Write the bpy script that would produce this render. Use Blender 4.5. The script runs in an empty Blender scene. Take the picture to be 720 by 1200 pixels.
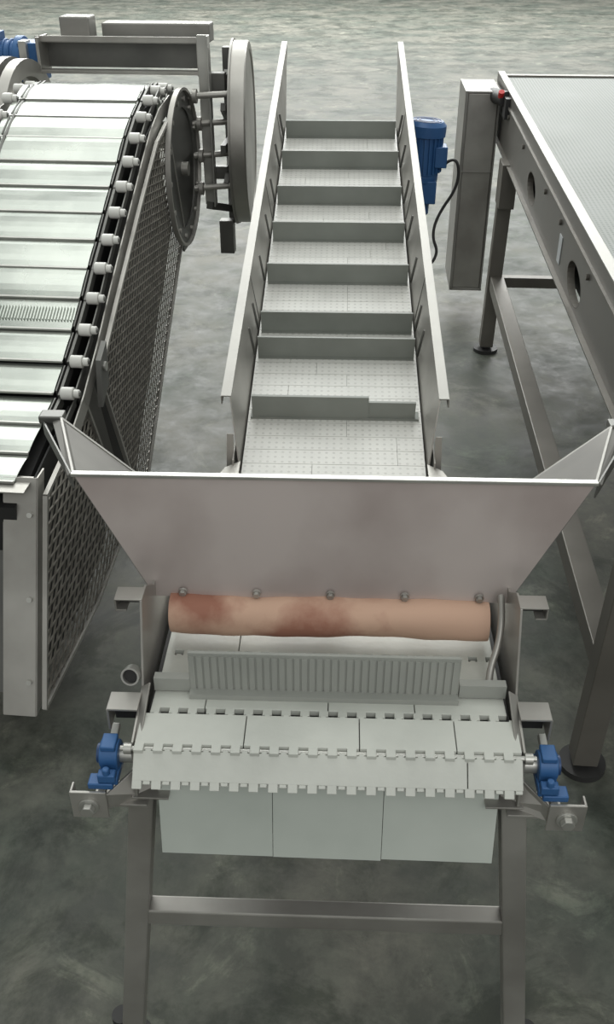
import bpy, math, random
from mathutils import Vector, Matrix
random.seed(4)
S = bpy.context.scene
S.view_settings.view_transform = 'Standard'
COL = S.collection

# ------------------------------------------------------------------ materials
def new_mat(name):
    m = bpy.data.materials.new(name); m.use_nodes = True
    nt = m.node_tree
    return m, nt, nt.nodes['Principled BSDF']

def mat(name, c1, c2=None, metal=0.0, rough=0.5, nscale=8.0, stretch=(1,1,1), bump=0.0, bscale=60.0, rvar=0.1, detail=4, dots=None, spec=0.5, lo=.32, hi=.68):
    m, nt, b = new_mat(name)
    N, L = nt.nodes, nt.links
    c2 = c2 or tuple(min(1, v*0.8) for v in c1)
    tc = N.new('ShaderNodeTexCoord'); mp = N.new('ShaderNodeMapping')
    mp.inputs['Scale'].default_value = stretch
    L.new(tc.outputs['Object'], mp.inputs['Vector'])
    n = N.new('ShaderNodeTexNoise'); n.inputs['Scale'].default_value = nscale; n.inputs['Detail'].default_value = detail
    L.new(mp.outputs[0], n.inputs['Vector'])
    r = N.new('ShaderNodeValToRGB')
    r.color_ramp.elements[0].position = lo; r.color_ramp.elements[1].position = hi
    r.color_ramp.elements[0].color = (*c2, 1); r.color_ramp.elements[1].color = (*c1, 1)
    L.new(n.outputs['Fac'], r.inputs['Fac'])
    out = r.outputs['Color']
    if dots:
        v = N.new('ShaderNodeTexVoronoi'); v.inputs['Scale'].default_value = dots[0]; v.inputs['Randomness'].default_value = 0
        v.voronoi_dimensions='2D'
        L.new(tc.outputs['Object'], v.inputs['Vector'])
        lt = N.new('ShaderNodeMath'); lt.operation = 'LESS_THAN'; lt.inputs[1].default_value = dots[1]
        L.new(v.outputs['Distance'], lt.inputs[0])
        mx = N.new('ShaderNodeMix'); mx.data_type = 'RGBA'
        L.new(lt.outputs[0], mx.inputs[0]); L.new(out, mx.inputs[6]); mx.inputs[7].default_value = (*dots[2], 1)
        out = mx.outputs[2]
    L.new(out, b.inputs['Base Color'])
    mr = N.new('ShaderNodeMapRange'); mr.inputs['To Min'].default_value = max(0.02, rough-rvar); mr.inputs['To Max'].default_value = min(1, rough+rvar)
    L.new(n.outputs['Fac'], mr.inputs['Value']); L.new(mr.outputs[0], b.inputs['Roughness'])
    b.inputs['Metallic'].default_value = metal
    b.inputs['Specular IOR Level'].default_value = spec
    if bump > 0:
        n2 = N.new('ShaderNodeTexNoise'); n2.inputs['Scale'].default_value = bscale
        L.new(mp.outputs[0], n2.inputs['Vector'])
        bp = N.new('ShaderNodeBump'); bp.inputs['Strength'].default_value = bump; bp.inputs['Distance'].default_value = 0.01
        L.new(n2.outputs['Fac'], bp.inputs['Height']); L.new(bp.outputs[0], b.inputs['Normal'])
    return m

STEEL = mat('stainless_steel', (.43,.42,.395), (.30,.29,.27), .65, .44, 4, (1,1,1), .03, 20, .12, 7, lo=.36, hi=.62)
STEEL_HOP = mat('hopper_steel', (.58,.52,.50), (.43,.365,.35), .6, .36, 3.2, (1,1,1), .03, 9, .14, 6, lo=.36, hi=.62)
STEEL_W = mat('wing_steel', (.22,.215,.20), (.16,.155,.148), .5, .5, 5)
STEEL_D = mat('dark_steel', (.17,.17,.16), (.11,.11,.105), .6, .45, 5)
STEEL_B = mat('bright_steel', (.53,.53,.50), (.43,.43,.41), .75, .38, 10)
RAIL = mat('rail_steel', (.32,.315,.295), (.24,.235,.22), .6, .50, 6, detail=6)
SLAT = mat('slat_steel', (.50,.53,.49), (.36,.385,.36), .85, .25, 4, (1,1,1), .10, 7, .10, 6)
BELT = mat('belt_white', (.54,.555,.515), (.45,.465,.43), 0, .45, 10, (1,1,1), .05, 80, detail=6)
BELT_DOT = mat('belt_perforated', (.68,.68,.65), (.60,.60,.575), 0, .38, 12, (1,1,1), .05, 80, dots=(58, .20, (.52,.52,.495)))
FLIGHT = mat('flight_shaded', (.215,.23,.21), (.175,.187,.17), 0, .5, 8)  # belt material darkened: shade of the upright faces put into the colour
FLIGHT_L = mat('comb_grey', (.32,.33,.305), (.27,.28,.26), 0, .5, 8)
SHEET = mat('drip_sheet', (.53,.57,.53), (.43,.47,.435), .0, .42, 4, detail=6)
BLACK = mat('gap_shade', (.02,.02,.02), (.012,.012,.012), 0, .6)  # near-black colour standing in for shade in gaps and hollows
RUBBER = mat('black_rubber', (.03,.03,.03), (.02,.02,.02), 0, .55)
BLUE = mat('blue_paint', (.035,.125,.31), (.025,.09,.24), .1, .45, 10)
BLUE_D = mat('blue_paint_dark', (.02,.06,.17), (.015,.045,.12), .1, .4, 10)
WHITE = mat('white_nylon', (.70,.70,.67), (.60,.60,.57), 0, .35)
ROLL = mat('stained_curtain', (.60,.40,.30), (.33,.155,.11), 0, .72, 7, (1,1,1), .10, 25, detail=7, lo=.36, hi=.52, spec=.2)
RED = mat('red_plastic', (.6,.03,.03), None, 0, .4)
R_SIDE = mat('painted_side', (.16,.15,.138), (.115,.11,.10), .4, .42, 4, detail=6)
R_LEG = mat('painted_leg', (.19,.178,.158), (.135,.127,.112), .4, .48, 4, detail=6)
R_BELT = mat('mesh_belt', (.26,.275,.262), (.21,.225,.213), .1, .6, 3, dots=(70, .28, (.135,.15,.14)), spec=.25)
LABEL = mat('label_paper', (.55,.58,.60), None, 0, .5)
MESHW = mat('guard_wire', (.29,.275,.245), (.17,.16,.14), .6, .45, 30)

def floor_mat():
    m, nt, b = new_mat('concrete_floor'); N, L = nt.nodes, nt.links
    tc = N.new('ShaderNodeTexCoord')
    def noise(sc, det, dist=0.0, rough=.55, off=0):
        mp = N.new('ShaderNodeMapping'); mp.inputs['Location'].default_value=(off,off*.7,0)
        L.new(tc.outputs['Object'], mp.inputs['Vector'])
        n = N.new('ShaderNodeTexNoise'); n.inputs['Scale'].default_value = sc; n.inputs['Detail'].default_value = det
        n.inputs['Distortion'].default_value = dist; n.inputs['Roughness'].default_value=rough
        L.new(mp.outputs[0], n.inputs['Vector']); return n
    def ramp(n, p0, c0, p1, c1):
        r = N.new('ShaderNodeValToRGB'); e=r.color_ramp.elements
        e[0].position=p0; e[0].color=(*c0,1); e[1].position=p1; e[1].color=(*c1,1)
        L.new(n.outputs['Fac'], r.inputs['Fac']); return r
    def mul(x, y):
        mx = N.new('ShaderNodeMix'); mx.data_type='RGBA'; mx.blend_type='MULTIPLY'; mx.inputs[0].default_value=1
        L.new(x, mx.inputs[6]); L.new(y, mx.inputs[7]); return mx.outputs[2]
    a = noise(1.1, 9, .1, .62); r = ramp(a,.40,(.068,.079,.066),.60,(.130,.129,.110))
    c = noise(7, 9, .2, .72); r2 = ramp(c,.38,(.62,.63,.62),.62,(1.22,1.21,1.19))
    d = noise(2.3, 8, .5, .72, 3.1); r3 = ramp(d,.42,(.50,.53,.50),.51,(1,1,1))
    f = noise(3.4, 9, .9, .75, 9.3); r4 = ramp(f,.56,(1,1,1),.64,(1.55,1.55,1.50))
    col = mul(mul(mul(r.outputs[0], r2.outputs[0]), r3.outputs[0]), r4.outputs[0])
    L.new(col, b.inputs['Base Color'])
    mr = N.new('ShaderNodeMapRange'); mr.inputs['From Min'].default_value=.35; mr.inputs['From Max'].default_value=.65
    mr.inputs['To Min'].default_value=.50; mr.inputs['To Max'].default_value=.74
    L.new(c.outputs['Fac'], mr.inputs['Value']); L.new(mr.outputs[0], b.inputs['Roughness'])
    b.inputs['Specular IOR Level'].default_value=.42
    bp = N.new('ShaderNodeBump'); bp.inputs['Strength'].default_value=.05; bp.inputs['Distance'].default_value=.02
    L.new(c.outputs['Fac'], bp.inputs['Height']); L.new(bp.outputs[0], b.inputs['Normal'])
    return m
FLOOR = floor_mat()

# ------------------------------------------------------------------ mesh helpers
def mk(name, parent, verts, faces, m, smooth=False, bevel=0):
    me = bpy.data.meshes.new(name); me.from_pydata([tuple(v) for v in verts], [], faces); me.update()
    import bmesh
    bm = bmesh.new(); bm.from_mesh(me); bmesh.ops.recalc_face_normals(bm, faces=bm.faces); bm.to_mesh(me); bm.free()
    me.materials.append(m)
    o = bpy.data.objects.new(name, me); COL.objects.link(o)
    if parent: o.parent = parent
    if smooth:
        for p in me.polygons: p.use_smooth = True
        try: me.set_sharp_from_angle(angle=math.radians(40))
        except Exception: pass
    if bevel:
        md = o.modifiers.new('b', 'BEVEL'); md.width = bevel; md.segments = 2; md.limit_method = 'ANGLE'
    return o

class Geo:
    """collects geometry of many small bits into one mesh"""
    def __init__(s): s.v=[]; s.f=[]
    def add(s, v, f):
        o=len(s.v); s.v += [Vector(p) for p in v]; s.f += [tuple(i+o for i in q) for q in f]; return s
    def box(s, c, d, R=None):
        c=Vector(c); vs=[]
        for x in (-.5,.5):
            for y in (-.5,.5):
                for z in (-.5,.5):
                    p=Vector((x*d[0],y*d[1],z*d[2]))
                    if R: p=R@p
                    vs.append(c+p)
        return s.add(vs,[(0,1,3,2),(4,6,7,5),(0,4,5,1),(2,3,7,6),(0,2,6,4),(1,5,7,3)])
    def beam(s, p0, p1, w, h, up=(0,0,1)):
        p0=Vector(p0); p1=Vector(p1); d=p1-p0; y=d.normalized(); u=Vector(up)
        if abs(y.dot(u))>.98: u=Vector((0,1,0))
        x=y.cross(u).normalized(); z=x.cross(y)
        R=Matrix((x,y,z)).transposed()
        return s.box((p0+p1)/2,(w,d.length,h),R)
    def cyl(s, p0, p1, r, seg=24, r1=None):
        r1 = r if r1 is None else r1
        p0=Vector(p0); p1=Vector(p1); y=(p1-p0).normalized(); u=Vector((0,0,1))
        if abs(y.dot(u))>.9: u=Vector((1,0,0))
        x=y.cross(u).normalized(); z=x.cross(y)
        vs=[]
        for i in range(seg):
            a=2*math.pi*i/seg; k=x*math.cos(a)+z*math.sin(a)
            vs.append(p0+k*r); vs.append(p1+k*r1)
        fs=[(2*i,2*i+1,(2*i+3)%(2*seg),(2*i+2)%(2*seg)) for i in range(seg)]
        fs.append(tuple(2*i for i in range(seg))); fs.append(tuple(2*i+1 for i in reversed(range(seg))))
        return s.add(vs,fs)
    def prism(s, prof, x0, x1):      # prof in (s,z)
        n=len(prof); vs=[(x0,a,b) for a,b in prof]+[(x1,a,b) for a,b in prof]
        fs=[(i,(i+1)%n,(i+1)%n+n,i+n) for i in range(n)]+[tuple(range(n)),tuple(reversed(range(n,2*n)))]
        return s.add(vs,fs)
    def plate(s, pts, th):
        pts=[Vector(p) for p in pts]; nrm=(pts[1]-pts[0]).cross(pts[2]-pts[0]).normalized()*th/2
        n=len(pts); vs=[p-nrm for p in pts]+[p+nrm for p in pts]
        fs=[(i,(i+1)%n,(i+1)%n+n,i+n) for i in range(n)]+[tuple(range(n)),tuple(reversed(range(n,2*n)))]
        return s.add(vs,fs)
    def ring(s, p0, p1, ro, ri, seg=32):
        p0=Vector(p0); p1=Vector(p1); y=(p1-p0).normalized(); u=Vector((0,0,1))
        if abs(y.dot(u))>.9: u=Vector((1,0,0))
        x=y.cross(u).normalized(); z=x.cross(y); vs=[]
        for i in range(seg):
            a=2*math.pi*i/seg; k=x*math.cos(a)+z*math.sin(a)
            vs += [p0+k*ro,p1+k*ro,p1+k*ri,p0+k*ri]
        fs=[]
        for i in range(seg):
            j=(i+1)%seg
            for q in range(4):
                fs.append((4*i+q,4*i+(q+1)%4,4*j+(q+1)%4,4*j+q))
        return s.add(vs,fs)
    def obj(s, name, parent, m, smooth=False, bevel=0):
        return mk(name,parent,s.v,s.f,m,smooth,bevel)

def tube(name, parent, pts, r, m):
    cu=bpy.data.curves.new(name,'CURVE'); cu.dimensions='3D'; cu.bevel_depth=r; cu.bevel_resolution=4; cu.use_fill_caps=True
    sp=cu.splines.new('NURBS'); sp.points.add(len(pts)-1); sp.use_endpoint_u=True; sp.order_u=3; sp.resolution_u=8
    for i,p in enumerate(pts): sp.points[i].co=(*p,1)
    o=bpy.data.objects.new(name,cu); COL.objects.link(o)
    me=bpy.data.meshes.new_from_object(o); bpy.data.objects.remove(o)
    me.materials.clear(); me.materials.append(m)
    for p in me.polygons: p.use_smooth=True
    o=bpy.data.objects.new(name,me); COL.objects.link(o); o.parent=parent; return o

def holed_plate(name, parent, outer, holes, x, th, m):   # pts in (s,z), plate in plane x
    cu=bpy.data.curves.new(name,'CURVE'); cu.dimensions='2D'; cu.fill_mode='BOTH'; cu.extrude=th/2
    for loop in [outer]+holes:
        sp=cu.splines.new('POLY'); sp.points.add(len(loop)-1); sp.use_cyclic_u=True
        for i,p in enumerate(loop): sp.points[i].co=(p[0],p[1],0,1)
    o=bpy.data.objects.new(name,cu); COL.objects.link(o)
    me=bpy.data.meshes.new_from_object(o); bpy.data.objects.remove(o)
    me.transform(Matrix(((0,0,1,x),(1,0,0,0),(0,1,0,0),(0,0,0,1))))
    me.materials.clear(); me.materials.append(m)
    o=bpy.data.objects.new(name,me); COL.objects.link(o); o.parent=parent; return o

def ell(cx,cy,a,b,rot=0,n=24):
    return [(cx+a*math.cos(t)*math.cos(rot)-b*math.sin(t)*math.sin(rot), cy+a*math.cos(t)*math.sin(rot)+b*math.sin(t)*math.cos(rot)) for t in [2*math.pi*i/n for i in range(n)]]

def root(name, loc, yaw):
    e=bpy.data.objects.new(name,None); COL.objects.link(e); e.location=loc; e.rotation_euler=(0,0,math.radians(yaw)); e.empty_display_size=.2
    return e

# ------------------------------------------------------------------ floor
mk('floor', None, [(-60,-12,0),(60,-12,0),(60,110,0),(-60,110,0)], [(0,1,2,3)], FLOOR)

# ================================================================== CENTRE CONVEYOR
C = root('hopper_incline_conveyor', (.031,1.01,0), -2.0)
BW=.300
def zi(s): return .845+.187*(s-.87)

def belt_row(g, p0, p1, x0, x1, th=.011, fw=.0148, gap=.006, seams=(), near=True, fill=0.0):
    """p0,p1=(s,z) hinge lines; slab between plus the hinge fingers"""
    a=Vector((0,p0[0],p0[1])); b=Vector((0,p1[0],p1[1])); d=(b-a); Ld=d.length; y=d/Ld
    x=Vector((1,0,0)); z=x.cross(y); R=Matrix((x,y,z)).transposed()
    xs=[x0]+list(seams)+[x1]
    for i in range(len(xs)-1):
        w=xs[i+1]-xs[i]-.0014; cx=(xs[i]+xs[i+1])/2
        g.box(a+y*(Ld/2)+x*cx-z*(th/2),(w,Ld-2*gap,th),R)
    n=int((x1-x0)/(2*fw)); st=(x1-x0)/n
    for i in range(n):
        if near: g.box(a+y*(gap*.1)+x*(x0+st*(i+.27))-z*(th/2),(st*.50,gap*2.3,th*.98),R)
        if fill: g.box(a+y*(gap*.6)+x*(x0+st*(i+.77))-z*(th/2),(st*fill,gap*.9,th*.98),R)
        g.box(b-y*(gap*.9)+x*(x0+st*(i+.77))-z*(th/2),(st*.30,gap*.7,th*.98),R)

g=Geo()
belt_row(g,(-.040,.814),(0,.855),-BW,BW,seams=(.215,),gap=.006,fill=.36)
belt_row(g,(0,.855),(.078,.857),-BW,BW,seams=(-.13,.05,.2),gap=.007)
belt_row(g,(.080,.855),(.15,.851),-BW+.012,BW-.012,seams=(-.2,0,.14))
for k in range(1,10):
    s0=.15+.072*(k-1); belt_row(g,(s0,.852),(s0+.072,.852 if k<9 else .85),-.285,.285,seams=(random.uniform(-.2,.2),))
belt_row(g,(.004,.772),(-.040,.814),-BW,BW,seams=(-.1,.215),near=False)
g.obj('modular_belt_tail',C,BELT,bevel=.0010)
g=Geo()
g.prism([(-.028,.809),(.004,.842),(.80,.840),(.80,.80),(.03,.74),(.008,.775)],-.293,.293)
g.obj('belt_gap_fill',C,BLACK)  # added black fill: stops light leaking through and darkens the hinge gaps
g=Geo(); g.cyl((-.322,0.004,.846),(.322,.004,.846),.0045,12)
g.cyl((-.345,.035,.80),(.345,.035,.80),.014,24)
g.cyl((-.316,.004,.846),(-.304,.004,.846),.009,16); g.cyl((.304,.004,.846),(.316,.004,.846),.009,16)
g.obj('tail_shaft',C,STEEL_B,True)

# return sheet hanging below the nose (three panels)
g=Geo()
xs=[-.275,-.088,.093,.278]
for i in range(3):
    lo=[.606,.603,.605][i]
    g.plate([(xs[i]+.0005,.030,.80),(xs[i+1]-.0005,.030,.80),(xs[i+1]-.0005,-.004,lo),(xs[i]+.0005,-.004,lo+.002)],.004)
    g.box(((xs[i]+xs[i+1])/2,.008,lo+.003),(xs[i+1]-xs[i]-.001,.024,.004))
g.obj('drip_sheet',C,SHEET)
g=Geo(); g.box((0,.17,.63),(.54,.28,.02)); g.prism([(.04,.74),(.40,.76),(.40,.64),(.04,.64)],-.26,.26); g.obj('return_pan',C,STEEL_D)

# comb flight close to the tail
g=Geo()
g.box((-.008,.122,.857),(.44,.03,.012))
g.box((-.008,.127,.898),(.44,.006,.080))
for i in range(36):
    g.box((-.008-.2145+.0122*i,.1235,.895),(.0088,.0035,.074))
g.box((-.258,.132,.868),(.060,.016,.026)); g.box((.252,.132,.868),(.076,.016,.026))
g.obj('comb_flight',C,FLIGHT_L)

for sg,nm in ((-1,'left'),(1,'right')):
    g=Geo()
    g.prism([(.118,.865),(.172,1.004),(.215,1.004),(.268,.965),(.50,.965),(.50,.865)], sg*.304, sg*.308)
    g.box((sg*.327,.190,1.004),(.046,.034,.003))
    g.box((sg*.3485,.190,.994),(.003,.034,.022))
    g.box((sg*.340,.190,.983),(.018,.034,.003))
    g.box((sg*.330,.085,.866),(.050,.040,.004))
    g.prism([(.065,.822),(.065,.866),(.105,.866),(.105,.822)], sg*.352, sg*.356)
    g.plate([(sg*.306,.01,.845),(sg*.306,.12,.868),(sg*.306,.80,.868),(sg*.306,.80,.74),(sg*.306,.0,.74)],.004)
    g.box((sg*.285,.10,.735),(.06,.20,.004))
    g.plate([(sg*.306,.02,.84),(sg*.306,.118,.868),(sg*.292,.118,.878),(sg*.292,.02,.852)],.003)
    g.obj('tail_frame_'+nm,C,STEEL,bevel=.0008)
    g=Geo(); g.box((sg*.327,.199,.994),(.038,.014,.017)); g.box((sg*.329,.10,.842),(.042,.012,.044)); g.obj('bracket_shade_'+nm,C,BLACK)  # black blocks put in as the shade inside the open brackets
    # tensioner bracket
    g=Geo()
    g.box((sg*.378,-.02,.742),(.058,.005,.058)); g.box((sg*.405,-.01,.742),(.004,.02,.058))
    g.box((sg*.335,.02,.722),(.09,.05,.006)); g.plate([(sg*.27,.025,.722),(sg*.352,-.01,.722),(sg*.352,-.01,.755),(sg*.31,.03,.775)],.004)
    g.obj('tensioner_bracket_'+nm,C,STEEL,bevel=.001)
    g=Geo(); g.cyl((sg*.378,-.022,.742),(sg*.378,-.027,.742),.0165,20); g.cyl((sg*.378,-.027,.742),(sg*.378,-.038,.742),.011,6); g.beam((sg*.362,.0,.745),(sg*.352,.10,.80),.012,.012)
    g.obj('tensioner_bolt_'+nm,C,STEEL_B,bevel=.001)
    # blue pillow block
    g=Geo()
    g.cyl((sg*.332,.03,.806),(sg*.362,.03,.806),.023,28); g.box((sg*.347,.03,.782),(.032,.078,.014)); g.box((sg*.347,.03,.792),(.028,.044,.024))
    g.box((sg*.347,-.006,.793),(.028,.016,.016)); g.box((sg*.347,.03,.830),(.024,.032,.010)); g.cyl((sg*.347,-.008,.79),(sg*.347,-.008,.812),.006,12)
    g.box((sg*.358,-.003,.777),(.040,.024,.012))
    g.obj('bearing_housing_'+nm,C,BLUE,True,.002)
    g=Geo(); g.ring((sg*.362,.03,.806),(sg*.367,.03,.806),.016,.008,24); g.cyl((sg*.362,.03,.806),(sg*.364,.03,.806),.015)
    g.obj('bearing_seal_'+nm,C,BLUE_D,True)
    # leg
    g=Geo(); g.beam((sg*.303,.050,.745),(sg*.384,.0,.012),.042,.042,(0,1,0))
    g.obj('leg_front_'+nm,C,STEEL,bevel=.003)
    g=Geo(); g.cyl((sg*.384,.0,0),(sg*.384,.0,.012),.04,24); g.cyl((sg*.415,.035,.0),(sg*.415,.035,.028),.02,20)
    g.obj('foot_front_'+nm,C,RUBBER,True)
    g=Geo(); g.beam((sg*.19,2.45,1.10),(sg*.19,2.45,.01),.045,.045); g.cyl((sg*.19,2.45,0),(sg*.19,2.45,.012),.035)
    g.obj('leg_rear_'+nm,C,STEEL)
g=Geo(); g.box((0,.026,.400),(.66,.034,.040)); g.obj('leg_crossbar',C,STEEL,bevel=.003)
g=Geo(); g.box((0,2.45,.5),(.34,.035,.035)); g.obj('leg_rear_crossbar',C,STEEL_D)
g=Geo(); g.ring((-.325,.118,.889),(-.323,.134,.883),.0155,.0125,28); g.obj('spray_pipe',C,STEEL_B,True)
g=Geo(); g.cyl((-.324,.124,.887),(-.323,.133,.8835),.0122,20); g.obj('pipe_inside',C,BLACK)  # black plug, paints the dark of the hollow pipe
tube('guide_rod',C,[(.290,.262,.96),(.290,.235,.95),(.285,.20,.91),(.268,.17,.875),(.266,.15,.862)],.006,STEEL)

# curtain roll under the hopper
g=Geo(); seg=28; n=30
vs=[];fs=[]
for i in range(n+1):
    u=i/n; x=-.278+.552*u; cz=.906-.006*u-.003*math.sin(u*6); cy=.268
    rr=.035*(1+.03*math.sin(u*17)+.02*math.sin(u*41))
    for j in range(seg):
        a=2*math.pi*j/seg; k=1+.03*math.sin(3*a+u*9)
        vs.append((x,cy+rr*k*math.cos(a),cz+rr*k*math.sin(a)*1.05))
for i in range(n):
    for j in range(seg):
        fs.append((i*seg+j,i*seg+(j+1)%seg,(i+1)*seg+(j+1)%seg,(i+1)*seg+j))
fs.append(tuple(range(seg))); fs.append(tuple(n*seg+j for j in reversed(range(seg))))
g.add(vs,fs); g.obj('curtain_roll',C,ROLL,True)

# hopper
g=Geo()
g.plate([(-.306,.276,.935),(.306,.276,.935),(.432,.32,1.154),(-.432,.32,1.154)],.004)
g.obj('hopper_front_plate',C,STEEL_HOP)
g=Geo()
g.beam((-.434,.316,1.155),(.434,.316,1.155),.012,.006); 
g.obj('hopper_front_lip',C,STEEL_B,bevel=.001)
g=Geo()
for x in (-.256,-.128,0,.128,.256):
    g.cyl((x,.272,.948),(x,.264,.946),.006,6); g.cyl((x,.274,.948),(x,.270,.947),.008,16)
g.obj('hopper_bolts',C,STEEL)
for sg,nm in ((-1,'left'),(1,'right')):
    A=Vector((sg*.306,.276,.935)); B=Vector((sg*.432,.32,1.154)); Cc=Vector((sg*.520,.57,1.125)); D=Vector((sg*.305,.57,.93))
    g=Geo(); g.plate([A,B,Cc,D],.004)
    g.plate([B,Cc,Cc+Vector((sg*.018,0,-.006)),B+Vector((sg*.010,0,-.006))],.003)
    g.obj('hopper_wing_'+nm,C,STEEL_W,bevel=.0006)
    g=Geo(); o1=Vector((sg*.036,.0,-.004))
    g.plate([Cc,Cc+o1,D+o1,D],.003)
    g.plate([Cc+o1,Cc+o1+Vector((sg*.006,.03,-.004)),D+o1+Vector((sg*.006,.03,-.004)),D+o1],.003)
    g.plate([B+Vector((sg*.004,0,0)),Cc+o1,Cc+o1-Vector((0,0,.030)),B+Vector((sg*.002,0,-.03))],.003)
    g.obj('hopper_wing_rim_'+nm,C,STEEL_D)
    g=Geo(); g.box(Cc+Vector((sg*.020,.01,-.002)),(.046,.032,.016)); g.obj('hopper_wing_cap_'+nm,C,STEEL_D,bevel=.003)
    g=Geo(); g.beam(Cc+Vector((sg*.002,-.002,.002)),D+Vector((sg*.002,-.002,.002)),.006,.006); g.beam(Cc+Vector((sg*.0,0,.002)),B+Vector((0,0,.002)),.004,.004); g.obj('hopper_wing_edge_'+nm,C,RAIL)

# incline section -----------------------------------------------------
s0,s1=.84,2.86
ang=math.atan(.187)
R=Matrix.Rotation(ang,3,'X')
g=Geo()
pitch=.0508; s=s0
while s<s1:
    c=Vector((0,s+pitch/2,zi(s+pitch/2)-.006))
    cut=random.choice([-.12,-.05,.03,.1,.15])
    for a,b in ((-.214,cut),(cut,.214)):
        g.box(c+Vector(((a+b)/2,0,0)),(b-a-.0008,pitch*1.017-.0014,.012),R)
    s+=pitch
hc=Vector((0,s1+.0,zi(s1)-.07))
for k in range(6):
    a=math.radians(90-20-28*k); g.box(hc+Vector((0,.064*math.cos(a),.064*math.sin(a))),(.428,.034,.011),Matrix.Rotation(a-math.pi/2,3,'X'))
g.obj('modular_belt_incline',C,BELT_DOT)
g=Geo(); g.prism([(s0,zi(s0)-.012),(s1,zi(s1)-.012),(s1,zi(s1)-.13),(s0,zi(s0)-.13)],-.205,.205); g.cyl((-.2,hc.y,hc.z),(.2,hc.y,hc.z),.057)
g.obj('belt_bed',C,BLACK)

fl=[1.06,1.316,1.438,1.697,1.955,2.208,2.488,2.759]
g=Geo()
for i,s in enumerate(fl):
    w0,w1=-.206,.208
    up=Vector((0,-math.sin(ang),math.cos(ang)))
    base=Vector((0,s,zi(s)))
    if i==0:
        g.box(base+up*.034+Vector((-.06,0,0)),(.285,.007,.068),R)
        g.box(base+up*.026+Vector((.14,0.003,0)),(.115,.007,.052),R)
    else:
        g.box(base+up*.033,(w1-w0,.006,.066),R)
    g.box(base+up*.004+Vector((0,.01,0)),(w1-w0,.03,.008),R)
g.obj('belt_flights',C,FLIGHT)

for sg,nm in ((-1,'left'),(1,'right')):
    g=Geo()
    a0,a1=.93,3.48
    zt=lambda s: zi(s)+.145-.012*(s-.93)
    g.plate([(sg*.217,.87,zi(.87)-.02),(sg*.217,s1+.05,zi(s1)-.02),(sg*.240,a1-.02,zt(a1)-.002),(sg*.240,a0,zt(a0)-.002)],.003)
    g.plate([(sg*.232,.86,zi(.86)-.13),(sg*.232,s1+.02,zi(s1)-.14),(sg*.232,s1+.1,zi(s1)+.03),(sg*.232,.86,zi(.86)+.03)],.003)
    g.plate([(sg*.233,.86,zi(.86)-.13),(sg*.254,.86,zi(.86)-.13),(sg*.248,.90,zi(.9)+.07),(sg*.233,.9,zi(.9)+.07)],.003)
    g.plate([(sg*.238,s1+.02,zi(s1)-.01),(sg*.238,s1+.14,zi(s1)-.02),(sg*.240,a1,zt(a1)-.05),(sg*.240,a1,zt(a1)-.002),(sg*.240,s1,zt(s1)-.002)],.003)
    g.obj('incline_wall_'+nm,C,STEEL)
    g=Geo()
    g.plate([(sg*.238,a0,zt(a0)),(sg*.260,a0-.004,zt(a0)+.002),(sg*.260,a1,zt(a1)),(sg*.238,a1,zt(a1))],.003)
    g.plate([(sg*.260,a0,zt(a0)),(sg*.260,a1,zt(a1)),(sg*.260,a1,zt(a1)-.02),(sg*.260,a0,zt(a0)-.02)],.003)
    g.obj('incline_rail_'+nm,C,RAIL)
    g=Geo()
    for s in fl[1:]:
        g.beam((sg*.217,s+.012,zi(s)+.004),(sg*.230,s-.005,zi(s)+.085),.004,.006)
    for s in (1.5,2.1,2.7): g.beam((sg*.2185,s,zi(s)+.004),(sg*.239,s-.02,zt(s)-.004),.002,.003)
    g.obj('wall_seams_'+nm,C,STEEL_D)
    g=Geo()
    g.plate([(sg*.217,.80,.852),(sg*.275,.78,.855),(sg*.250,.85,.858),(sg*.217,.88,.858)],.003)
    g.obj('transition_plate_'+nm,C,STEEL)

# drive motor at the head
M=Vector((.332,2.95,1.11))
def mp(z,dx=0,dy=0): return (M.x+dx+.06*(z-1.08),M.y+dy,z+.01)
g=Geo(); g.cyl(mp(1.02),mp(1.17),.070,36); g.cyl(mp(1.165),mp(1.205),.080,36); g.cyl(mp(1.205),mp(1.22),.080,36,.066)
for i in range(24):
    a=2*math.pi*i/24; x=math.cos(a)*.074; y=math.sin(a)*.074
    g.box((M.x+x,M.y+y,1.105),(.010,.004,.135),Matrix.Rotation(a,3,'Z'))
g.obj('motor_body',C,BLUE,True)
g=Geo(); g.cyl(mp(.99),mp(1.02),.070,28); g.box(mp(.955),(.13,.13,.09)); g.cyl(mp(.955,-.06),mp(.955,.06),.05,28); g.box((M.x+.068,M.y-.02,1.10),(.05,.08,.08)); g.cyl(mp(.86),mp(.92),.05,24)
g.obj('motor_gearbox',C,BLUE,True,.004)
g=Geo(); 
for rr in (.030,.045,.058): g.ring(mp(1.220),mp(1.2225),rr+.003,rr-.002)
g.obj('motor_fan_grille',C,BLUE_D)
tube('motor_cable',C,[(M.x+.08,M.y-.05,1.07),(M.x+.13,M.y-.06,1.12),(M.x+.15,M.y-.06,1.0),(M.x+.07,M.y-.07,.88),(M.x+.05,M.y-.10,.80),(M.x+.08,M.y-.12,.74),(M.x+.04,M.y-.14,.68),(M.x-.03,M.y-.14,.70)],.006,RUBBER)

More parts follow.
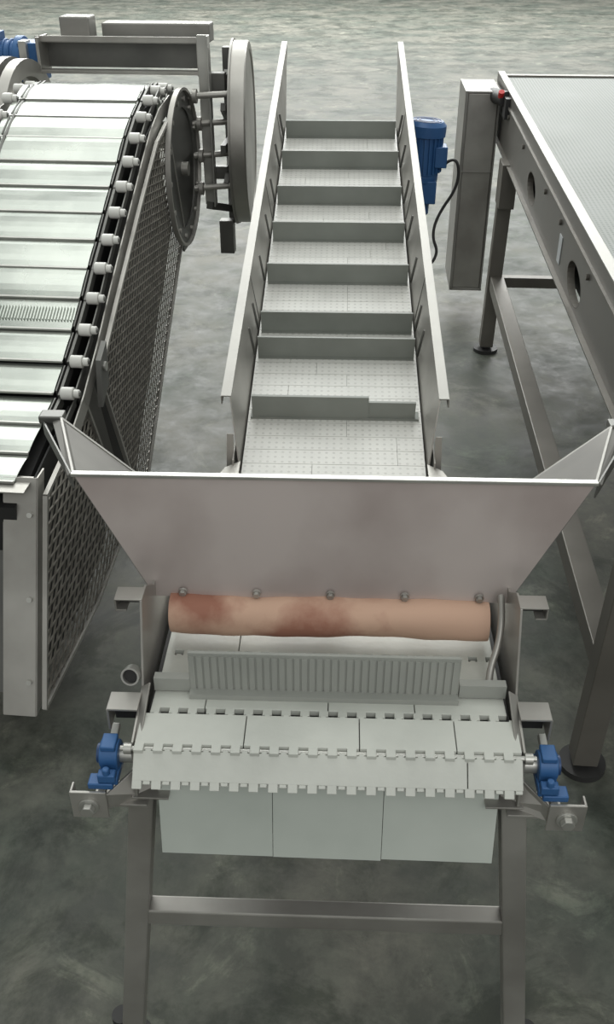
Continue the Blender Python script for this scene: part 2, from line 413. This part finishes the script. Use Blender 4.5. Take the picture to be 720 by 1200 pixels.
# ================================================================== LEFT SLAT CONVEYOR
Lc = root('slat_chain_conveyor', (-.648,2.36,0), -5.2)
P=[(-.40,.735),(-.28,.75),(-.12,.785),(0,.825),(.17,.905),(.34,.997),(.52,1.09),(.70,1.18),(.85,1.255),(1.0,1.325),(1.15,1.370),(1.31,1.385),(1.42,1.365),(1.52,1.29),(1.57,1.18),(1.56,1.08)]
def along(path,step,start=0):
    out=[];acc=-start
    for i in range(len(path)-1):
        a=Vector((0,*path[i]));b=Vector((0,*path[i+1]));Ls=(b-a).length; t=0
        while acc+ (Ls-t) >= step or (acc<0 and acc+(Ls-t)>=0):
            need = step-acc if acc>=0 else -acc
            t+=need; acc=0; out.append((a+(b-a)*(t/Ls),(b-a).normalized()))
        acc+=Ls-t
    return out
st=along(P,.118,.03)
W=.49
g=Geo(); ge=Geo(); gr=Geo(); gd=Geo(); ghub=Geo()
for i,(p,dv) in enumerate(st):
    x=Vector((1,0,0)); z=x.cross(dv); 
    tilt=Matrix.Rotation(random.uniform(-.06,.04),3,'X')
    Rm=Matrix((x,dv,z)).transposed()@tilt
    c=p+dv*.059
    if 0<=i<len(st)-1:
        for k in range(5):
            aa=(k-2)*.05
            Rk=Rm@Matrix.Rotation(-aa,3,'X')
            g.box(c+Vector((-W/2-.02,0,0))+(Rm@Vector((0,(k-2)*.0225,.004-.0011*(k-2)**2*.5))),(W-.055,.0235,.003),Rk)
        ge.box(p+Vector((-W/2-.02,0,0))+z*.004,(W-.055,.006,.007),Rm)
    if p.y>-.06:
        for xx in (.0,-W-.01):
            gr.cyl(p+Vector((xx-.022,0,0))+z*.006,p+Vector((xx+.012,0,0))+z*.006,.018,20)
            gr.cyl(p+Vector((xx+.012,0,0))+z*.006,p+Vector((xx+.028,0,0))+z*.006,.012,16)
            ghub.cyl(p+Vector((xx+.026,0,0))+z*.006,p+Vector((xx+.032,0,0))+z*.006,.007,12)
    if p.y>-.2:
        for xx in (.0,-W+.07):
            gd.box(c+Vector((xx-.028,0,-.008)),(.008,.125,.028),Rm); gd.box(c+Vector((xx-.040,0,-.004)),(.004,.10,.024),Rm)
        gd.box(c+Vector((.010,0,-.012)),(.004,.12,.022),Rm)
g.obj('slats',Lc,SLAT,True); ge.obj('slat_hems',Lc,STEEL_B); gr.obj('chain_rollers',Lc,WHITE,True,.002); gd.obj('chain_links',Lc,STEEL_D); ghub.obj('roller_pins',Lc,STEEL_D)
p,dv=st[5]; 
g=Geo(); x=Vector((1,0,0)); z=x.cross(dv); Rm=Matrix((x,dv,z)).transposed()
for i in range(46): g.box(p+dv*.055+z*.008+Vector((-.46+.0092*i,0,0)),(.0040,.05,.008),Rm)
g.obj('slat_comb',Lc,SLAT)
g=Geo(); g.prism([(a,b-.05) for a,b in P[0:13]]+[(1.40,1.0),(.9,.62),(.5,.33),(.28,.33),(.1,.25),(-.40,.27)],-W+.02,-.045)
g.obj('inner_shade_fill',Lc,BLACK)  # added black mass, stands in for the dark interior behind the mesh
g=Geo()
for xx in (.030,-W-.045):
    for i in range(2,len(P)-4):
        a,b=P[i],P[i+1]; g.beam((xx,a[0],a[1]-.045),(xx,b[0]+.004,b[1]-.043),.004,.05)
g.obj('side_rails',Lc,STEEL)
def clip(poly,pt,dr):
    ts=[]; n=len(poly)
    for i in range(n):
        a=poly[i]; b=poly[(i+1)%n]; ex,ey=b[0]-a[0],b[1]-a[1]
        den=dr[0]*ey-dr[1]*ex
        if abs(den)<1e-9: continue
        t=((a[0]-pt[0])*ey-(a[1]-pt[1])*ex)/den; u=((a[0]-pt[0])*dr[1]-(a[1]-pt[1])*dr[0])/den
        if 0<=u<1: ts.append(t)
    ts.sort(); return [(ts[i],ts[i+1]) for i in range(0,len(ts)-1,2)]
def mesh_guard(name,poly,x,sp,r):
    g=Geo(); 
    for angd in (40,-8):
        a=math.radians(angd); dr=(math.cos(a),math.sin(a)); nr=(-dr[1],dr[0])
        k=-120
        while k<120:
            pt=(nr[0]*k*sp,nr[1]*k*sp+.6)
            for t0,t1 in clip(poly,pt,dr):
                if t1-t0>.004:
                    g.beam((x,pt[0]+dr[0]*t0,pt[1]+dr[1]*t0),(x,pt[0]+dr[0]*t1,pt[1]+dr[1]*t1),.003,r,(1,0,0))
            k+=1
    g.obj(name,Lc,MESHW)
    g=Geo(); n=len(poly)
    for i in range(n):
        a=poly[i]; b=poly[(i+1)%n]; g.beam((x+.002,*a),(x+.002,*b),.010,.012,(1,0,0))
    g.obj(name+'_frame',Lc,STEEL)
    g=Geo(); g.prism(poly,x-.05,x-.045); g.obj(name+'_shade_backing',Lc,BLACK)  # added black sheet so the space behind the mesh looks dark
U=[(.10,.82),(.34,.945),(.70,1.125),(1.0,1.265),(1.17,1.30),(1.32,.88),(.9,.58),(.48,.27),(.32,.30)]
Lw=[(-.36,.70),(.02,.76),(.20,.36),(.15,.20),(-.12,.17),(-.60,.20)]
mesh_guard('mesh_guard_upper',U,.045,.024,.0038); mesh_guard('mesh_guard_lower',Lw,.022,.030,.0050)
g=Geo(); g.prism([(.0,.80),(.12,.86),(.30,.30),(.20,.30),(.05,.72)],.005,.012); g.prism([(.09,.87),(.16,.90),(.14,.78),(.06,.74)],.045,.06)
g.obj('guard_joint_plate',Lc,STEEL_D)
g=Geo(); g.cyl((.05,.12,.84),(.065,.12,.84),.014,16); g.cyl((.03,.24,.34),(.045,.24,.34),.012,16); g.obj('guard_knobs',Lc,STEEL_B)
g=Geo()
g.plate([(-.080,-.35,.745),(.005,-.35,.745),(.005,-.62,.19),(-.080,-.62,.19)],.006)
g.plate([(.005,-.35,.745),(.005,-.30,.745),(.005,-.57,.19),(.005,-.62,.19)],.005)
g.plate([(-.080,-.35,.745),(-.080,-.32,.745),(-.080,-.59,.19),(-.080,-.62,.19)],.005)
g.box((-W/2,-.37,.735),(W-.02,.08,.004))
g.obj('infeed_end_plate',Lc,STEEL,bevel=.001)
g=Geo(); g.plate([(-W-.05,-.30,.74),(-.08,-.30,.74),(-.08,-.57,.22),(-W-.05,-.57,.22)],.005)
g.obj('infeed_end_panel',Lc,STEEL_D)
g=Geo(); 
for t in (.15,.5,.85): g.cyl((-.01,-.35-.27*t,.745-.555*t),(-.01,-.362-.27*t,.75-.555*t),.007,12)
g.obj('end_plate_bolts',Lc,STEEL_B)
g=Geo()
for s,zz in ((-.25,.3),(.8,.65)):
    for xx in (-.15,-.42): g.beam((xx,s,zz),(xx,s,.0),.05,.05)
g.obj('legs',Lc,STEEL_D)
# head drive frame
hcs,hcz=1.36,1.10
g=Geo(); g.ring((.048,hcs,hcz),(.056,hcs,hcz),.280,.215,48); g.cyl((.04,hcs,hcz),(.05,hcs,hcz),.218,40)
g.prism([(1.16,1.12),(1.56,1.12),(1.50,.80),(1.30,.80)],.042,.05)
g.obj('head_side_plate',Lc,STEEL_D,True)
g=Geo(); g.ring((.050,hcs,hcz),(.068,hcs,hcz),.283,.273,56); g.ring((-W-.06,hcs,hcz),(-W-.03,hcs,hcz),.28,.25,56); g.obj('head_plate_rim',Lc,STEEL,True)
g=Geo()
for i in range(14):
    a=2*math.pi*i/14; g.cyl((.056,hcs+.245*math.cos(a),hcz+.245*math.sin(a)),(.064,hcs+.245*math.cos(a),hcz+.245*math.sin(a)),.009,10)
g.obj('head_plate_bolts',Lc,STEEL)
g=Geo()
g.beam((.105,1.62,.90),(.105,1.62,1.53),.045,.012,(0,1,0)); g.beam((.128,1.60,.90),(.128,1.60,1.53),.006,.05,(0,1,0))
g.beam((-W-.12,1.66,.9),(-W-.12,1.66,1.5),.03,.06,(0,1,0))
g.obj('drive_frame_posts',Lc,STEEL_B,bevel=.002)
g=Geo()
g.beam((.175,1.80,.78),(.175,1.80,1.47),.05,.05,(0,1,0))
g.beam((.10,1.60,.90),(.18,1.78,.84),.03,.03)
g.box((.15,1.72,.74),(.06,.05,.14)); g.box((.215,1.70,.93),(.02,.03,.05)); g.box((.14,1.66,1.02),(.07,.03,.05)); g.box((.15,1.66,1.36),(.06,.05,.07))
g.obj('drive_frame_brackets',Lc,STEEL_D,bevel=.002)
g=Geo()
for zz,ss in ((1.33,1.52),(1.22,1.58),(1.10,1.58),(.98,1.55)):
    g.cyl((.05,ss,zz),(.20,ss+.06,zz),.012,16); g.cyl((.075,ss,zz),(.09,ss,zz),.026,16)
g.cyl((-W-.2,1.36,1.10),(.075,1.36,1.10),.025,20)
g.obj('drive_shafts',Lc,STEEL,True)
g=Geo(); g.cyl((.175,1.86,1.13),(.20,1.86,1.13),.10,32)
for i in range(6):
    a=math.pi*i/6; dy,dz=math.cos(a)*.30,math.sin(a)*.30
    g.beam((.175,1.86-dy,1.13-dz),(.175,1.86+dy,1.13+dz),.03,.02,(1,0,0))
g.obj('drive_wheel_spokes',Lc,STEEL_D,True)
g=Geo()
g.box((-.23,1.64,1.395),(.66,.05,.012)); g.box((-.23,1.70,1.50),(.66,.10,.010)); g.box((-.23,1.65,1.508),(.66,.006,.02))
g.box((-.545,1.68,1.45),(.012,.12,.13)); g.box((.085,1.68,1.45),(.012,.12,.13))
g.obj('head_crossbeam',Lc,STEEL,bevel=.001)
g=Geo(); g.box((-.23,1.72,1.45),(.64,.006,.10)); g.obj('head_crossbeam_back',Lc,STEEL_D)
g=Geo(); g.box((-.13,1.90,1.51),(.44,.10,.07)); g.box((-.43,1.80,1.53),(.12,.10,.09)); g.obj('head_cover_boxes',Lc,RAIL,bevel=.006)
WG=bpy.data.objects.new('drive_wheel_guard',None); COL.objects.link(WG); WG.parent=Lc; WG.location=(.215,1.86,1.13); WG.rotation_euler=(0,0,math.radians(4.5))
g=Geo(); g.ring((-.035,0,0),(.03,0,0),.355,.32,72); g.cyl((.005,0,0),(.025,0,0),.33,72); g.obj('guard_drum',WG,STEEL,True,.006)
g=Geo(); g.ring((-.038,0,0),(-.03,0,0),.362,.335,72); g.obj('guard_drum_rim',WG,RAIL,True)
g=Geo(); g.ring((-W-.09,1.45,1.12),(-W-.05,1.45,1.12),.34,.28,48); g.ring((-W-.17,1.5,1.12),(-W-.13,1.5,1.12),.34,.30,48); g.obj('far_sprocket_rings',Lc,STEEL,True)
g=Geo(); g.cyl((-.88,1.72,1.43),(-.66,1.72,1.43),.062,32); g.cyl((-.66,1.72,1.43),(-.63,1.72,1.43),.08,32); g.box((-.60,1.72,1.42),(.08,.13,.14)); g.box((-.77,1.72,1.50),(.10,.08,.05))
for i in range(8): g.ring((-.86+.025*i,1.72,1.43),(-.853+.025*i,1.72,1.43),.070,.055,28)
g.obj('drive_motor',Lc,BLUE,True,.003)

# ================================================================== RIGHT BELT CONVEYOR
Rc = root('flat_belt_conveyor', (.753,1.73,0), -3.8)
def zt(s): return 1.111+.03*s
e0,e1=-.25,3.58
holes=[ell(2.09,1.0,.115,.055,.1),ell(1.08,.965,.12,.057,.1),ell(.1,.94,.12,.057,.1)]
holed_plate('side_plate_near',Rc,[(e0,.86),(e1,.95),(e1,zt(e1)),(e0,zt(e0))],holes,0,.006,R_SIDE)
holed_plate('side_plate_far',Rc,[(e0,.86),(e1,.95),(e1,zt(e1)),(e0,zt(e0))],holes,.86,.006,R_SIDE)
g=Geo()
for h in holes:
    n=len(h); 
    for i in range(n):
        a=h[i]; b=h[(i+1)%n]; g.plate([(-.003,*a),(-.003,*b),(.02,*b),(.02,*a)],.004)
g.obj('hole_rims',Rc,R_LEG)
g=Geo(); g.prism([(e0+.03,.87),(e1-.1,.96),(e1-.1,1.15),(e0+.03,1.06)],.035,.040); g.obj('hole_shade_backing',Rc,BLACK)  # added black sheet, gives the side holes their shade
g=Geo()
g.prism([(e0,zt(e0)-.030),(e1,zt(e1)-.030),(e1,zt(e1)-.017),(e0,zt(e0)-.017)],.035,.83)
g.obj('mesh_belt',Rc,R_BELT)
g=Geo()
g.plate([(-.004,e0,zt(e0)),(.030,e0,zt(e0)),(.030,e1,zt(e1)),(-.004,e1,zt(e1))],.006)
g.plate([(.83,e0,zt(e0)),(.864,e0,zt(e0)),(.864,e1,zt(e1)),(.83,e1,zt(e1))],.006)
g.obj('top_rails',Rc,RAIL,bevel=.001)
g=Geo(); g.plate([(-.012,e0,zt(e0)-.055),(.0,e0,zt(e0)-.055),(.0,e1,zt(e1)-.055),(-.012,e1,zt(e1)-.055)],.008)
g.plate([(-.02,e0,.862),(.02,e0,.862),(.02,e1,.952),(-.02,e1,.952)],.005)
for s in (.3,.9,1.4,1.75,2.4,2.95): g.cyl((-.012,s,zt(s)-.09),(-.003,s,zt(s)-.09),.010,12)
g.obj('side_plate_trim',Rc,R_LEG)
g=Geo(); g.box((.43,e1-.03,zt(e1)-.04),(.86,.05,.06)); g.box((.43,1.6,.93),(.85,.04,.05)); g.cyl((.01,e1-.02,1.12),(.85,e1-.02,1.12),.04); g.cyl((.01,e0+.03,1.04),(.85,e0+.03,1.04),.04)
g.box((.43,(e0+e1)/2,.99),(.66,e1-e0-.2,.02))
g.obj('cross_members',Rc,R_LEG)
g=Geo()
for xx in (.0,.86):
    for s in (.02,2.82):
        top=.93
        g.beam((xx,s,top),(xx-.015 if xx<.5 else xx,s,.03),.066,.066,(0,1,0))
        g.box((xx+.0,s,.84),(.072,.15,.20))
    g.beam((xx,0,.34),(xx,2.82,.37),.066,.066)
g.box((.43,2.82,.37),(.86,.05,.05)); g.box((.43,.02,.34),(.86,.05,.05))
g.obj('support_frame',Rc,R_LEG,bevel=.003)
g=Geo()
for xx in (-.015,.86):
    for s in (.02,2.82): g.cyl((xx,s,0),(xx,s,.018),.062,28); g.cyl((xx,s,.018),(xx,s,.045),.022,16)
g.obj('levelling_feet',Rc,RUBBER,True)
g=Geo()
g.box((-.105,3.40,.68),(.15,.36,.98))
g.obj('drive_guard_box',Rc,STEEL,bevel=.006)
g=Geo(); g.box((-.105,3.215,.80),(.15,.006,.008)); g.box((-.185,3.40,.68),(.014,.375,1.00)); g.box((-.025,3.40,.68),(.008,.375,1.0)); g.box((-.105,3.40,1.175),(.16,.375,.008)); g.box((-.105,3.40,.185),(.17,.375,.012))
g.obj('guard_box_rims',Rc,RAIL,bevel=.001)
g=Geo(); g.cyl((-.05,3.30,1.15),(-.01,3.05,1.17),.035,20); g.box((.0,3.02,1.14),(.05,.10,.09)); g.obj('stop_button_housing',Rc,RUBBER,True)
g=Geo(); g.cyl((-.04,3.06,1.18),(-.04,3.045,1.205),.014,20); g.obj('stop_button',Rc,RED,True)
g=Geo(); g.box((-.0045,1.36,.985),(.002,.05,.09)); g.obj('label',Rc,LABEL)

# ------------------------------------------------------------------ light
w=bpy.data.worlds.new('World'); S.world=w; w.use_nodes=True; nt=w.node_tree; N,L=nt.nodes,nt.links
bg=N['Background']; tc=N.new('ShaderNodeTexCoord'); sp=N.new('ShaderNodeSeparateXYZ'); rp=N.new('ShaderNodeValToRGB')
L.new(tc.outputs['Generated'],sp.inputs[0]); mr=N.new('ShaderNodeMapRange'); mr.inputs['From Min'].default_value=-1; L.new(sp.outputs['Z'],mr.inputs['Value']); L.new(mr.outputs[0],rp.inputs['Fac'])
e=rp.color_ramp.elements; e[0].position=.45; e[0].color=(.25,.25,.245,1); e[1].position=.95; e[1].color=(.67,.70,.66,1)
x=e.new(.52); x.color=(.90,.90,.87,1); x=e.new(.62); x.color=(.56,.57,.545,1)
L.new(rp.outputs[0],bg.inputs['Color']); bg.inputs['Strength'].default_value=.82
def area(name,loc,target,sx,sy,en,col=(1,1,1)):
    l=bpy.data.lights.new(name,'AREA'); l.shape='RECTANGLE'; l.size=sx; l.size_y=sy; l.energy=en; l.color=col
    o=bpy.data.objects.new(name,l); COL.objects.link(o); o.location=loc
    o.rotation_euler=(Vector(target)-Vector(loc)).to_track_quat('-Z','Y').to_euler(); return o
area('skylight_rear',(0,9,6.5),(0,5,0),9,4,340,(.98,1,.97))
area('fill_far',(0,20,8),(0,18,0),16,8,4400,(.99,1,.98))  # added fill lamp, brightens the far floor
area('skylight_mid',(-.8,4.2,6.5),(-.4,3.7,0),4.0,4,100,(.99,1,.97))
area('fill_front',(1,-3.5,5.0),(0,1,.7),4,3,100,(1,.985,.965))  # added fill lamp on the camera side, lifts the hopper front and tail

# ------------------------------------------------------------------ camera
cam=bpy.data.cameras.new('camera'); co=bpy.data.objects.new('camera',cam); COL.objects.link(co)
co.location=(0,0,1.95); co.rotation_euler=(math.radians(90-33),0,0)
cam.sensor_fit='VERTICAL'; cam.sensor_height=36; cam.lens=33; cam.clip_start=.05; cam.clip_end=300
S.camera=co
